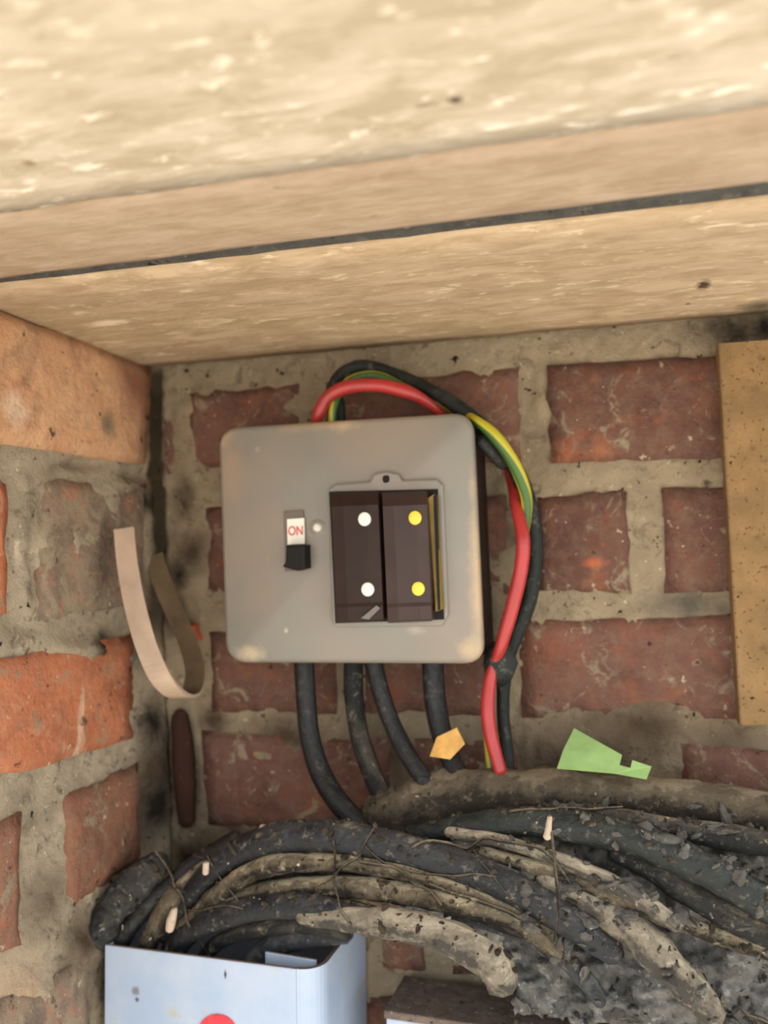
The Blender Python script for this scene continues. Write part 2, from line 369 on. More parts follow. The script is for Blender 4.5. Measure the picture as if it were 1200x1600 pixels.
def rounded(quad, r, n=6):
    """rounded outline of a pixel quad TL,TR,BR,BL"""
    out = []
    for i in range(4):
        p, a, b = Vector(quad[i]), Vector(quad[i - 1]), Vector(quad[(i + 1) % 4])
        u, v = (a - p).normalized() * r, (b - p).normalized() * r
        for j in range(n + 1):
            t = j / n; out.append((1 - t) ** 2 * (p + u) + 2 * t * (1 - t) * p + t * t * (p + v))
    return out
def px_slab(name, pts, off, thick, mat, parent=None, bev=0.0, crown=0.0, smooth=False):
    V, Fc = slab([back(x, y, off) for x, y in pts], Vector((0, -1, 0)), thick, bev, crown=crown)
    return mesh_obj(name, V, Fc, mat, parent, smooth)
def box_obj(name, lo, hi, mat, parent=None):
    x0, y0, z0 = lo; x1, y1, z1 = hi
    V = [Vector(p) for p in [(x0, y0, z0), (x1, y0, z0), (x1, y1, z0), (x0, y1, z0), (x0, y0, z1), (x1, y0, z1), (x1, y1, z1), (x0, y1, z1)]]
    Fc = [(0, 1, 2, 3), (4, 5, 6, 7), (0, 1, 5, 4), (1, 2, 6, 5), (2, 3, 7, 6), (3, 0, 4, 7)]
    return mesh_obj(name, V, Fc, mat, parent, False)

# ------------------------------------------------------------------ setting: walls of mortar with bricks set in them
def blob_h(x, y, blobs):
    h = 0.0
    for bx, by, rx, ry, hh in blobs:
        d = ((x - bx) / rx) ** 2 + ((y - by) / ry) ** 2
        if d < 4: h += hh * math.exp(-d * 1.2)
    return h
def wall_grid(name, fn, nrm, x0, x1, y0, y1, step, mat, blobs, depth=0.03, amp=1.0, base=-0.0030, extra=None):
    nx = int((x1 - x0) / step) + 1; ny = int((y1 - y0) / step) + 1; V = []; Fc = []
    for j in range(ny):
        for i in range(nx):
            x, y = x0 + i * (x1 - x0) / (nx - 1), y0 + j * (y1 - y0) / (ny - 1)
            p = fn(x, y)
            h = base + amp * (0.0016 * fbm(p, 55, 3) + 0.0011 * fbm(p, 190, 3)) + blob_h(x, y, blobs)
            if extra: h += extra(x, y)
            V.append(p + nrm * h)
    for j in range(ny - 1):
        for i in range(nx - 1):
            a = j * nx + i; Fc.append((a, a + 1, a + nx + 1, a + nx))
    rim = [i for i in range(nx)] + [j * nx + nx - 1 for j in range(1, ny)] + [(ny - 1) * nx + i for i in range(nx - 2, -1, -1)] + [j * nx for j in range(ny - 2, 0, -1)]
    b0 = len(V)
    for r in rim: V.append(V[r] - nrm * depth)
    m = len(rim)
    for i in range(m): Fc.append((rim[i], rim[(i + 1) % m], b0 + (i + 1) % m, b0 + i))
    Fc.append(tuple(b0 + i for i in range(m)))
    o = mesh_obj(name, V, Fc, mat); o['kind'] = 'structure'; return o
def brick(parent, fn, nrm, quad, mat, proud=0.0, jag=1.0, gx=12, gy=7):
    """one brick: pixel quad TL,TR,BR,BL on a wall; uneven face, worn arrises, sides running back into the mortar"""
    P = [fn(*q) for q in quad]; V = []; Fc = []
    c = sum(P, Vector()) / 4; sd = Vector((random.random() * 9, random.random() * 9, 0))
    tilt = random.uniform(-0.0006, 0.0006)
    for j in range(gy):
        for i in range(gx):
            u, v = i / (gx - 1), j / (gy - 1)
            p = (P[0] * (1 - u) + P[1] * u) * (1 - v) + (P[3] * (1 - u) + P[2] * u) * v
            e = min(i, gx - 1 - i, j, gy - 1 - j)
            h = proud + tilt * (u - .5) * 2 + 0.0007 * fbm(p + sd, 120, 3)
            if e == 0:
                p = p + (c - p).normalized() * (0.0010 + 0.0022 * jag * (0.5 + fbm(p + sd, 110, 3)))
                h -= 0.0022 + 0.0012 * fbm(p, 260, 2)
            V.append(p + nrm * h)
    for j in range(gy - 1):
        for i in range(gx - 1):
            a = j * gx + i; Fc.append((a, a + 1, a + gx + 1, a + gx))
    rim = [i for i in range(gx)] + [j * gx + gx - 1 for j in range(1, gy)] + [(gy - 1) * gx + i for i in range(gx - 2, -1, -1)] + [j * gx for j in range(gy - 2, 0, -1)]
    b0 = len(V)
    for r in rim: V.append(V[r] - nrm * 0.012)
    m = len(rim)
    for i in range(m): Fc.append((rim[i], rim[(i + 1) % m], b0 + (i + 1) % m, b0 + i))
    Fc.append(tuple(b0 + i for i in range(m)))
    return mesh_obj('brick', V, Fc, mat, parent)

NB = Vector((0, -1, 0))
back_blobs = [  # (x, y, rx, ry, height m): pads of mortar standing proud of the bricks, plus one unseen lip
    (775, 890, 30, 45, .004), (455, 635, 22, 16, .005), (940, 1150, 110, 40, .004), (870, 1190, 70, 40, .004), (1120, 740, 26, 22, .003),
    (1050, 1110, 60, 22, .003), (300, 860, 26, 60, .003), (320, 960, 40, 26, .003), (290, 690, 26, 60, .004), (480, 1160, 60, 26, .003),
    (400, 1180, 50, 20, .003), (1000, 1110, 60, 18, .003), (560, 1140, 40, 20, .003), (740, 1210, 60, 40, .004), (1130, 1200, 40, 40, .002),
    (60, 700, 22, 900, .03), (300, 1200, 14, 90, -.004), (620, 1538, 70, 12, .003), (575, 1500, 14, 50, .004),  # first entry: unseen lip added to keep light out of the corner slot
    (840, 760, 20, 14, .002), (770, 720, 18, 26, -.002)]
def corner_slot(x, y):
    if y > 890 or x < 116: return 0.0
    c = 245 + 23 * (y - 578) / 722 + 4 * noise.noise(Vector((y / 35, 3, 0)))
    return -0.06 * min(1, max(0, (c - x) / 6)) * min(1, (890 - y) / 15) * min(1, max(0, (y - 572) / 12))
wall_back = wall_grid('wall_back', back, NB, 40, 1480, 470, 1990, 6, m_mortar, back_blobs, 0.11, extra=corner_slot)
def row(top, bot, spans, mats=None):
    (xa, ya), (xb, yb) = top; (xc, yc), (xd, yd) = bot
    T = lambda x: ya + (yb - ya) * (x - xa) / (xb - xa); B = lambda x: yc + (yd - yc) * (x - xc) / (xd - xc)
    for i, (x0, x1) in enumerate(spans):
        sk = (B(x0) - T(x0)) * 0.035
        j = lambda: random.uniform(-3, 3)
        brick(wall_back, back, NB, [(x0 - sk / 2, T(x0) + j()), (x1 - sk / 2, T(x1) + j()), (x1 + sk / 2, B(x1) + j()), (x0 + sk / 2, B(x0) + j())],
              (mats or {}).get(i, m_brick), random.uniform(-0.0003, 0.0006))
row(((290, 612), (1120, 546)), ((290, 736), (1120, 722)), [(290, 470), (506, 816), (852, 1190), (1226, 1470)])
row(((310, 790), (1130, 758)), ((310, 930), (1140, 930)), [(316, 555), (588, 798), (836, 988), (1030, 1330)])
row(((320, 985), (1140, 960)), ((320, 1114), (1140, 1130)), [(322, 528), (560, 762), (806, 1190), (1226, 1470)])
row(((300, 1142), (1200, 1164)), ((300, 1296), (1200, 1330)), [(312, 612), (644, 822), (1062, 1360)])
row(((300, 1336), (1200, 1366)), ((300, 1520), (1200, 1540)), [(300, 556), (590, 662), (700, 1004), (1040, 1360)])
row(((300, 1548), (1200, 1570)), ((300, 1740), (1200, 1760)), [(250, 516), (548, 640), (676, 1040), (1080, 1400)])
row(((300, 1780), (1200, 1800)), ((300, 1960), (1200, 1975)), [(280, 640), (680, 1050), (1090, 1440)])
brick(wall_back, back, NB, [(288, 970), (312, 972), (316, 1003), (296, 1010)], m_chip, 0.006, 0.5, 6, 5)
brick(wall_back, back, NB, [(250, 640), (272, 660), (276, 745), (252, 750)], m_brick, -0.001, 1, 6, 6)

left_blobs = [(140, 850, 60, 90, .0030), (190, 780, 40, 30, .003), (40, 800, 26, 120, .003), (170, 1040, 50, 40, .004), (110, 1015, 60, 14, .004),
              (200, 1130, 40, 40, .004), (225, 1240, 22, 110, .005), (60, 1400, 34, 80, .004), (110, 1480, 90, 26, .004), (60, 1560, 60, 50, .003),
              (100, 720, 60, 12, .003), (230, 860, 16, 90, .004), (20, 1000, 40, 16, .003), (136, 722, 48, 9, -.009), (215, 740, 24, 9, -.006), (55, 880, 8, 60, -.006)]
def left_clip(x, y):
    c = 245 + 23 * (y - 578) / 722; u = (x + 330) / 573.0
    xe = c - 8 + 4 * noise.noise(Vector((y / 40, 0, 0))) if y < 885 else c + 4
    return left(-330 + (xe + 330) * u, y)
wall_left = wall_grid('wall_left', left_clip, LN, -330, 243, 380, 1990, 7, m_mortar_l, left_blobs, 0.06)
def lbrick(quad, mat, proud=0.0, jag=1.0): brick(wall_left, left, LN, quad, mat, proud, jag, 14, 9)
lbrick([(-300, 366), (240, 574), (232, 727), (-300, 657)], m_brick_t, 0.002, 0.5)
lbrick([(-300, 722), (16, 752), (16, 962), (-300, 1010)], m_brick_o, 0.0015)
lbrick([(66, 742), (234, 752), (228, 950), (66, 975)], m_brick_m, 0.0004, 1.4)
lbrick([(-300, 1066), (214, 990), (216, 1154), (-300, 1318)], m_brick_o, 0.0012)
lbrick([(-300, 1420), (40, 1266), (42, 1478), (-300, 1650)], m_brick_d, 0.0)
lbrick([(102, 1240), (222, 1186), (226, 1350), (106, 1430)], m_brick_d, 0.0002, 1.5)
lbrick([(-300, 1700), (148, 1490), (150, 1680), (-300, 1950)], m_brick_m, 0.0002, 1.4)
lbrick([(180, 1470), (250, 1440), (250, 1620), (180, 1660)], m_brick_m, 0.0, 1.4)
XR = back(1475, 800).x

# floor / ground in front
g = box_obj('floor', (-4, -6, -0.05), (4, 0.1, 0.0), m_ground); g['kind'] = 'structure'

# ceiling: rough planks
def ceil_x(X, Y, dz=0.0):
    p = Vector((X, Y, 0)); k_ = (CA - p).dot(CN) / Vector((0, 0, 1)).dot(CN); return p + ZW * (k_ + dz)
XL, XRt = left(-330, 500).x - 0.03, XR + 0.05
ceiling = box_obj('ceiling', (XL, -0.355, ceil_x(0, 0).z + 0.045), (XRt, 0.03, ceil_x(0, 0).z + 0.065), m_wood_a); ceiling['kind'] = 'structure'
def plank(l_rear, l_front, mat, dz=0.0, thick=0.03, amp=0.0004):
    """l_*: ((px,py),(px,py)) seen edge lines or a constant Y"""
    def yline(l):
        if not isinstance(l, tuple): return lambda X: l
        a, b = ceil_at(*l[0]), ceil_at(*l[1]); return lambda X: a.y + (b.y - a.y) * (X - a.x) / (b.x - a.x)
    fr, ff = yline(l_rear), yline(l_front); V = []; Fc = []; nx, ny = 60, 12
    for j in range(ny):
        for i in range(nx):
            X = XL + (XRt - XL) * i / (nx - 1); v = j / (ny - 1); yr, yf = fr(X), ff(X); Y = yr + (yf - yr) * v
            p = ceil_x(X, Y, dz)
            h = amp * fbm(Vector((p.x * 0.4, p.y, 0)), 90, 3)
            if j in (0, ny - 1): h += 0.0012; p.y += 0.0006 * fbm(p, 70, 3)
            V.append(p + ZW * h)
    for j in range(ny - 1):
        for i in range(nx - 1):
            a = j * nx + i; Fc.append((a, a + 1, a + nx + 1, a + nx))
    rim = [i for i in range(nx)] + [j * nx + nx - 1 for j in range(1, ny)] + [(ny - 1) * nx + i for i in range(nx - 2, -1, -1)] + [j * nx for j in range(ny - 2, 0, -1)]
    b0 = len(V); m = len(rim)
    for r in rim: V.append(V[r] + ZW * thick)
    for i in range(m): Fc.append((rim[i], rim[(i + 1) % m], b0 + (i + 1) % m, b0 + i))
    Fc.append(tuple(b0 + i for i in range(m)))
    return mesh_obj('plank', V, Fc, mat, ceiling)
plank(-0.0045, ((0, 449), (1200, 313)), m_wood_a, 0.0)
plank(((0, 443), (1200, 295)), ((0, 338), (1200, 172)), m_wood_b, 0.001)
plank(((0, 334), (1200, 168)), -0.352, m_wood_c, -0.001)

m_gap_dark = grime('gap_dark_grey', (76, 75, 72), (92, 89, 84), (118, 110, 98))  # dark strip added so that the gap between the planks reads dark
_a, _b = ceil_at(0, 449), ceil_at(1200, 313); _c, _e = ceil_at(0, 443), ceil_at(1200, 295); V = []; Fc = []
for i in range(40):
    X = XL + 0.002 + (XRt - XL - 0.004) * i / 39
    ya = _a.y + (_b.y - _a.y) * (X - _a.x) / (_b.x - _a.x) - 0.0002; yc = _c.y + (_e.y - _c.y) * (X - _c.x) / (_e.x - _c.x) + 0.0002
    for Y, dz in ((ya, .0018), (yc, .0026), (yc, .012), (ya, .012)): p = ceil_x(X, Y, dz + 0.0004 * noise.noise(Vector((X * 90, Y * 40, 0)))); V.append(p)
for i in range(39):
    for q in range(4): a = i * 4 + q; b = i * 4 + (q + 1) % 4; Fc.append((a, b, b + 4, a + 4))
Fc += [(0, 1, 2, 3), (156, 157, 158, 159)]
sl = mesh_obj('gap_dark_strip', V, Fc, m_gap_dark, ceiling, False); sl['label'] = 'dark grey strip added to darken the gap between two planks'

# ------------------------------------------------------------------ chipboard batten on the wall at the right
o = px_slab('batten', [(1122, 536), (1330, 520), (1360, 1132), (1156, 1134)], 0.014, 0.0155, m_chipboard, None, 0.0012)
tag(o, 'brown chipboard strip fixed upright on the brick wall under the timber', 'board')

# ------------------------------------------------------------------ consumer unit
OFF = 0.045
unit = empty('fuse_box', back(545, 1040, 0.02), 'square grey two-way fuse box with rounded corners mounted on the brick wall', 'fuse box')
quad = [(339, 668), (737, 643), (755, 1038), (351, 1036)]
V, Fc = slab([back(x, y, OFF) for x, y in rounded(quad, 34, 8)], NB, 0.007, 0.0030, crown=0.0003)
cover = mesh_obj('cover', V, Fc, m_cover, unit)
q2 = [(343, 672), (735, 647), (753, 1035), (355, 1033)]
px_slab('case', rounded(q2, 26, 5), OFF - 0.0071, OFF - 0.0065, m_body, unit)
# raised surround round the fuse carriers
sur = [(511, 766), (524, 756), (578, 752), (584, 740), (603, 736), (622, 740), (628, 750), (682, 748), (692, 758), (700, 960), (690, 978), (524, 980), (517, 970)]
px_slab('surround', sur, OFF + 0.003, 0.0031, m_cover, unit, 0.0012)
scr = px_slab('screw', rounded([(597, 743), (608, 742), (608, 754), (598, 755)], 5, 4), OFF + 0.0036, 0.001, m_dark, unit, 0.0003)
px_slab('fuse_recess', [(514, 768), (684, 764), (694, 968), (524, 974)], OFF + 0.0034, 0.002, m_dark, unit)
def carrier(x0, x1, mat, lean, dotmat, dots):
    """fuse carrier: flat face with sloping top and bottom, standing proud of the cover"""
    t, b = 768, 972; H = OFF + 0.015
    prof = [(t, OFF + 0.006), (t + 4, OFF + 0.010), (t + 22, H), (b - 30, H), (b - 24, OFF + 0.0125), (b - 4, OFF + 0.011), (b, OFF + 0.004)]
    V = []; nx = 5
    for (y, off) in prof:
        for i in range(nx):
            u = i / (nx - 1); x = x0 + (x1 - x0) * u + lean * (y - t) / (b - t)
            oo = off - (0.0012 if i in (0, nx - 1) else 0)
            V.append(back(x, y + 1.5 * (u - .5) * -2, oo))
    Fc = []
    for j in range(len(prof) - 1):
        for i in range(nx - 1):
            a = j * nx + i; Fc.append((a, a + 1, a + nx + 1, a + nx))
    np_ = len(prof)
    rim = [i for i in range(nx)] + [j * nx + nx - 1 for j in range(1, np_)] + [(np_ - 1) * nx + i for i in range(nx - 2, -1, -1)] + [j * nx for j in range(np_ - 2, 0, -1)]
    b0 = len(V); m = len(rim)
    for r in rim: V.append(Vector((V[r].x, -OFF - 0.001, V[r].z)))
    for i in range(m): Fc.append((rim[i], rim[(i + 1) % m], b0 + (i + 1) % m, b0 + i))
    Fc.append(tuple(b0 + i for i in range(m)))
    c = mesh_obj('fuse_carrier', V, Fc, mat, unit, False)
    for (dx, dy) in dots:
        ring = [(dx + 10 * math.cos(a), dy + 11 * math.sin(a)) for a in [2 * math.pi * i / 16 for i in range(16)]]
        px_slab('colour_dot', ring, H + 0.0008, 0.0016, dotmat, c, 0.0004, 0.0003, True)
    return c
c1 = carrier(517, 590, m_brown_l, 9, m_white, [(569, 811), (574, 921)]); c1['label'] = 'fuse carrier with white dots'
c2 = carrier(597, 666, m_brown, 9, m_yellow, [(648, 809), (653, 920)]); c2['label'] = 'fuse carrier with yellow dots'
px_slab('side_strip', [(668, 778), (680, 772), (690, 952), (680, 956)], OFF + 0.009, 0.008, m_olive, c2, 0.0006)
px_slab('side_groove', [(677, 775), (681, 772), (688, 952), (684, 954)], OFF + 0.0096, 0.003, m_dark, c2)
# chipped corner on the left carrier
px_slab('chip', [(564, 966), (588, 946), (594, 950), (576, 968)], OFF + 0.0130, 0.001, plastic('chip_grey', (96, 88, 83)), c1)
# main switch
px_slab('switch_slot', [(443, 799), (474, 797), (477, 890), (445, 893)], OFF + 0.0012, 0.0014, plastic('slot_brown', (92, 82, 72)), unit, 0.0004)
ind = px_slab('indicator', [(448, 811), (475, 809), (476, 850), (449, 851)], OFF + 0.0022, 0.001, m_white, unit, 0.0003)
tg = px_slab('switch_toggle', [(446, 852), (476, 851), (477, 888), (462, 892), (441, 886), (445, 878)], OFF + 0.009, 0.008, m_dark, unit, 0.0015)
# lettering on the indicator
cu = bpy.data.curves.new('lettering', 'FONT'); cu.body = 'ON'; cu.size = 1.0; cu.align_x = 'CENTER'; cu.align_y = 'CENTER'; cu.extrude = 0.02; cu.offset = 0.02
tmp = bpy.data.objects.new('lettering_source', cu); COL.objects.link(tmp)
bpy.context.view_layer.update()
me = bpy.data.meshes.new_from_object(tmp.evaluated_get(bpy.context.evaluated_depsgraph_get()))
bpy.data.objects.remove(tmp)
ux = back(475, 829, OFF + .0023) - back(449, 830, OFF + .0023); c0 = back(462, 830, OFF + 0.0024); ex = ux.normalized(); s = ux.length
TX = []
for v in me.vertices: TX.append(c0 + ex * v.co.x * s * 0.58 + ZW * v.co.y * s * 0.72 + NB * v.co.z * 0.004)
mesh_obj('lettering', TX, [tuple(p.vertices) for p in me.polygons], m_redprint, ind, False)
def dome(name, x, y, r, off, mat, parent, h=0.0015):
    V = []; Fc = []; n = 14
    for k_, (rr, hh) in enumerate([(1, 0), (0.85, 0.6), (0.5, 0.92)]):
        for i in range(n):
            a = 2 * math.pi * i / n; V.append(back(x + r * rr * math.cos(a), y + r * rr * math.sin(a), off) + NB * h * hh)
    V.append(back(x, y, off) + NB * h)
    for k_ in range(2):
        for i in range(n): Fc.append((k_ * n + i, k_ * n + (i + 1) % n, (k_ + 1) * n + (i + 1) % n, (k_ + 1) * n + i))
    for i in range(n): Fc.append((2 * n + i, 2 * n + (i + 1) % n, 3 * n))
    return mesh_obj(name, V, Fc, mat, parent)
dome('boss', 497, 824, 15, OFF - 0.0002, m_cover, unit, 0.0010)
dome('screw', 496, 824, 7, OFF + 0.0006, m_screw, unit, 0.0012)

# ------------------------------------------------------------------ wires round the right of the box
cable('black_wire', [(531, 660, .022, 9), (530, 630, .021, 9), (519, 612, .020, 9), (533, 586, .018, 10), (566, 572, .016, 10), (610, 582, .016, 10), (660, 604, .020, 11), (705, 629, .024, 12),
      (752, 666, .025, 13), (795, 716, .020, 13), (824, 778, .015, 13), (836, 850, .012, 13), (828, 930, .012, 13), (806, 990, .013, 13), (790, 1040, .015, 12), (786, 1110, .014, 10), (791, 1160, .017, 10), (797, 1225, .024, 10)],
      m_green_dark, 'black wire arching over the fuse box and down its right side', 'wire', 0.05)
cable('striped_wire', [(519, 660, .030, 7), (521, 636, .030, 7), (532, 610, .027, 7), (554, 592, .0245, 8), (590, 588, .0245, 8), (630, 606, .023, 8), (660, 621, .019, 8), (692, 634, .011, 7), (722, 648, .013, 7),
      (740, 654, .034, 7), (770, 678, .038, 10), (796, 712, .036, 10), (814, 748, .032, 10), (823, 786, .027, 9), (818, 840, .0235, 8), (812, 895, .0235, 8), (798, 953, .0235, 8), (784, 1005, .0225, 8), (774, 1040, .0205, 7), (766, 1072, .020, 8), (761, 1112, .0235, 8), (764, 1160, .0255, 8), (769, 1215, .029, 8)],
      m_stripe, 'green and yellow striped earth wire twisted round the black wire', 'wire')
cable('red_wire', [(494, 660, .032, 9), (499, 644, .034, 10), (512, 621, .034, 10), (542, 605, .034, 11), (590, 602, .034, 11), (632, 611, .033, 11), (660, 624, .029, 9), (688, 646, .021, 8), (714, 668, .009, 7), (752, 692, .006, 7), (788, 722, .006, 8),
      (800, 756, .012, 8), (806, 790, .026, 9), (817, 840, .034, 11), (814, 890, .034, 11), (800, 950, .034, 11), (784, 1005, .033, 10), (774, 1034, .029, 9), (766, 1062, .030, 10), (762, 1105, .034, 11), (767, 1150, .036, 11), (782, 1205, .040, 10)],
      m_red, 'glossy red wire looping over the fuse box and down its right side', 'wire')
# dark tape wrapped round the bundle
V, Fc, uv = tube([back(781, 1016, .024), back(783, 1036, .024), back(781, 1056, .024)], [.0075, .0088, .0075], 12, 0.15, 150)
tag(mesh_obj('tape_wrap', V, Fc, m_green_dark), 'dark tape wrap binding the red and black wires beside the box corner', 'tape')
cable('tape_tail', [(752, 688, .034, 11), (768, 706, .032, 11), (786, 728, .027, 8)], m_black, 'short black taped cable tail behind the top corner of the fuse box', 'tape', 0.1)

# ------------------------------------------------------------------ black tails out of the bottom of the box
cable('supply_cable', [(474, 1018, .026, 16), (478, 1090, .026, 16), (484, 1150, .028, 16), (500, 1205, .032, 17), (530, 1255, .040, 17), (575, 1300, .044, 17)], m_black,
      'thick black cable leaving the fuse box bottom, leftmost of four', 'cable')
cable('supply_cable', [(552, 1018, .022, 15), (553, 1085, .022, 15), (562, 1150, .024, 15), (582, 1210, .030, 16), (604, 1255, .036, 15)], m_black_d,
      'dusty black cable leaving the fuse box bottom, second from the left', 'cable', 0.06)
cable('supply_cable', [(580, 1018, .026, 14), (592, 1070, .026, 14), (612, 1130, .028, 14), (640, 1185, .034, 14), (676, 1235, .040, 14)], m_black,
      'black cable curving right below the fuse box, third from the left', 'cable', 0.04)
cable('supply_cable', [(676, 1018, .022, 17), (678, 1075, .022, 17), (686, 1130, .024, 17), (702, 1180, .030, 16), (728, 1235, .040, 15)], m_black,
      'black cable under the fuse box wearing an amber tape flag', 'cable', 0.03)
# amber flag
V, Fc = slab([back(*q) for q in [(682, 1152, .040), (713, 1137, .044), (726, 1163, .046), (703, 1187, .044), (671, 1182, .040)]], NB, 0.0016, 0.0003)
tag(mesh_obj('cable_flag', V, Fc, m_amber, None, False), 'small amber tape flag folded round a black cable', 'tape')

STRAP_SIDE = 1
# ------------------------------------------------------------------ beige strap loop in the corner
SP = spline([(194, 826, .062), (199, 880, .066), (211, 945, .070), (229, 1010, .072), (252, 1060, .070), (278, 1086, .058), (298, 1082, .042), (305, 1050, .030), (294, 1005, .022), (272, 955, .018), (252, 905, .016), (240, 868, .014)], 6)
W = (XW + YW * 0.35).normalized(); V = []; Fc = []
cen = [back(*q) for q in SP]
for i, p in enumerate(cen):
    t = (cen[min(i + 1, len(cen) - 1)] - cen[max(i - 1, 0)]).normalized(); nn = t.cross(W).normalized(); w = (W - t * W.dot(t)).normalized()
    hw, th = 0.0054, 0.0009
    V += [p + w * hw + nn * th, p + w * hw - nn * th, p - w * hw - nn * th, p - w * hw + nn * th]
for i in range(len(cen) - 1):
    for s in range(4): a = i * 4 + s; b = i * 4 + (s + 1) % 4; Fc.append((a, b, b + 4, a + 4))
Fc += [(0, 1, 2, 3), tuple(len(V) - 4 + i for i in range(4))]
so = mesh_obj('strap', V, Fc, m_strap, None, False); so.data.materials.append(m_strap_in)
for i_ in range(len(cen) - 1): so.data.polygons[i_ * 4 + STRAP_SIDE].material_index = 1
tag(so, 'flat beige strap hanging in a loop in the brick corner', 'strap')
cable('rusty_pipe', [(281, 1118, .002, 14), (286, 1170, .002, 18), (289, 1225, .002, 18), (292, 1284, .002, 13)], m_rust, 'short rust-brown pipe standing upright in the brick corner', 'pipe', 0.08)

# ------------------------------------------------------------------ enclosures at the bottom
EO = 0.075
enc = empty('service_box', back(310, 1900, 0.04), 'pale blue-grey open-topped metal box with a red emblem below the cables', 'metal box')
tl, tr = back(163, 1476, EO), back(463, 1514, EO); zb = 0.03; wt = 0.0022
def prism(name, P, parent, mat):
    """front quad given by four 3-D points and pushed back in Y"""
    return None
fx0, fx1 = tl.x, tr.x
def wallbox(name, x0, x1, y0, y1, z0, za, zb_, parent, mat):
    V = [Vector(p) for p in [(x0, y0, z0), (x1, y0, z0), (x1, y1, z0), (x0, y1, z0), (x0, y0, za), (x1, y0, zb_), (x1, y1, zb_), (x0, y1, za)]]
    Fc = [(0, 1, 2, 3), (4, 5, 6, 7), (0, 1, 5, 4), (1, 2, 6, 5), (2, 3, 7, 6), (3, 0, 4, 7)]
    o = mesh_obj(name, V, Fc, mat, parent, False); b = o.modifiers.new('bevel', 'BEVEL'); b.width = 0.0008; b.segments = 2; return o
frontp = wallbox('front_panel', fx0, fx1, -EO, -EO + wt, zb, tl.z, tr.z, enc, m_paint)
# rolled right-hand corner, then the side
V = []; Fc = []; rc = 0.012; prof = [(fx1, -EO)]
for i in range(9):
    a = math.pi / 2 * i / 8; prof.append((fx1 + rc * math.sin(a), -EO + rc - rc * math.cos(a)))
prof.append((fx1 + rc, -0.004))
inn = [(fx1, -EO + wt)] + [(fx1 + (rc - wt) * math.sin(math.pi / 2 * i / 8), -EO + rc - (rc - wt) * math.cos(math.pi / 2 * i / 8)) for i in range(9)] + [(fx1 + rc - wt, -0.004)]
m = len(prof)
for z in (zb, tr.z): V += [Vector((x, y, z)) for x, y in prof] + [Vector((x, y, z)) for x, y in inn]
for i in range(m - 1):
    Fc += [(i, i + 1, 2 * m + i + 1, 2 * m + i), (m + i, m + i + 1, 3 * m + i + 1, 3 * m + i), (2 * m + i, 2 * m + i + 1, 3 * m + i + 1, 3 * m + i), (i, i + 1, m + i + 1, m + i)]
mesh_obj('side_panel', V, Fc, m_paint, enc, False)
wallbox('side_panel', fx0, fx0 + wt, -EO + wt, -0.004, zb, tl.z, tl.z, enc, m_paint)
wallbox('rear_panel', fx0 + wt, fx1, -0.0065, -0.004, zb, tl.z, tr.z - 0.012, enc, m_paint)
wallbox('base_panel', fx0 + wt, fx1, -EO + wt, -0.0065, zb, zb + 0.003, zb + 0.003, enc, m_paint)
# folded flap inside the right end of the opening
a_, b_ = back(412, 1488, EO - 0.010), back(462, 1494, EO - 0.010)
wallbox('inner_flap', a_.x, fx1 + 0.006, -EO + 0.011, -EO + 0.0128, zb + 0.1, a_.z, a_.z - 0.001, enc, m_paint)
# emblem on the front
ring = [(339 + 32 * math.cos(a), 1618 + 33 * math.sin(a)) for a in [2 * math.pi * i / 24 for i in range(24)]]
em = px_slab('emblem', ring, EO + 0.0006, 0.0008, m_redlogo, enc)
em['label'] = 'round red emblem'
# second enclosure
E2 = 0.042
p2 = back(603, 1578, E2)
enc2 = empty('meter_box', Vector(((p2.x + XR) / 2, -E2 / 2, 0.05)), 'pale metal box with a dusty brown top under the cable pile', 'metal box')
wallbox('body', p2.x, XR - 0.01, -E2, -0.004, 0.05, p2.z - 0.004, p2.z - 0.006, enc2, m_paint)
m_lid = grime('lid_dusty', (104, 90, 80), (128, 112, 100), (152, 136, 122))
lid = wallbox('lid', p2.x - 0.001, XR - 0.01, -E2 - 0.001, -0.004, p2.z - 0.004, p2.z, p2.z - 0.002, enc2, m_lid)

# ------------------------------------------------------------------ dust heap behind and among the cables
def inpoly(x, y, P):
    c = False
    for i in range(len(P)):
        (x1, y1), (x2, y2) = P[i - 1], P[i]
        if (y1 > y) != (y2 > y) and x < (x2 - x1) * (y - y1) / (y2 - y1) + x1: c = not c
    return c
HP = [(545, 1300), (640, 1250), (720, 1225), (900, 1218), (1100, 1235), (1460, 1262), (1460, 1680), (800, 1582), (815, 1545), (760, 1470), (650, 1430), (560, 1400)]
def hoff(x, y):
    if not inpoly(x, y, HP): return None
    return 0.014 + 0.026 * min(1, max(0, (y - 1230 - (x - 800) * 0.02) / 340))
V = []; Fc = []; idx = {}
st = 5; X0, Y0 = 530, 1205
nx, ny = int((1465 - X0) / st), int((1690 - Y0) / st)
for j in range(ny):
    for i in range(nx):
        x, y = X0 + i * st, Y0 + j * st; h = hoff(x, y)
        if h is None: continue
        p = back(x, y, h)
        cl = 0.002 + fbm(p, 62, 5) * 0.0075 + fbm(p, 240, 4) * 0.0026
        idx[(i, j)] = len(V); V.append(p + (NB + ZW * 0.6) * cl)
for (i, j) in list(idx):
    if (i + 1, j) in idx and (i, j + 1) in idx and (i + 1, j + 1) in idx: Fc.append((idx[i, j], idx[i + 1, j], idx[i + 1, j + 1], idx[i, j + 1]))
heap = mesh_obj('dust', V, Fc, m_heap); sol = heap.modifiers.new('solid', 'SOLIDIFY'); sol.thickness = 0.004; sol.offset = -1
tag(heap, 'grey dust and cobwebs heaped between the old cables', 'dust', kind='stuff')

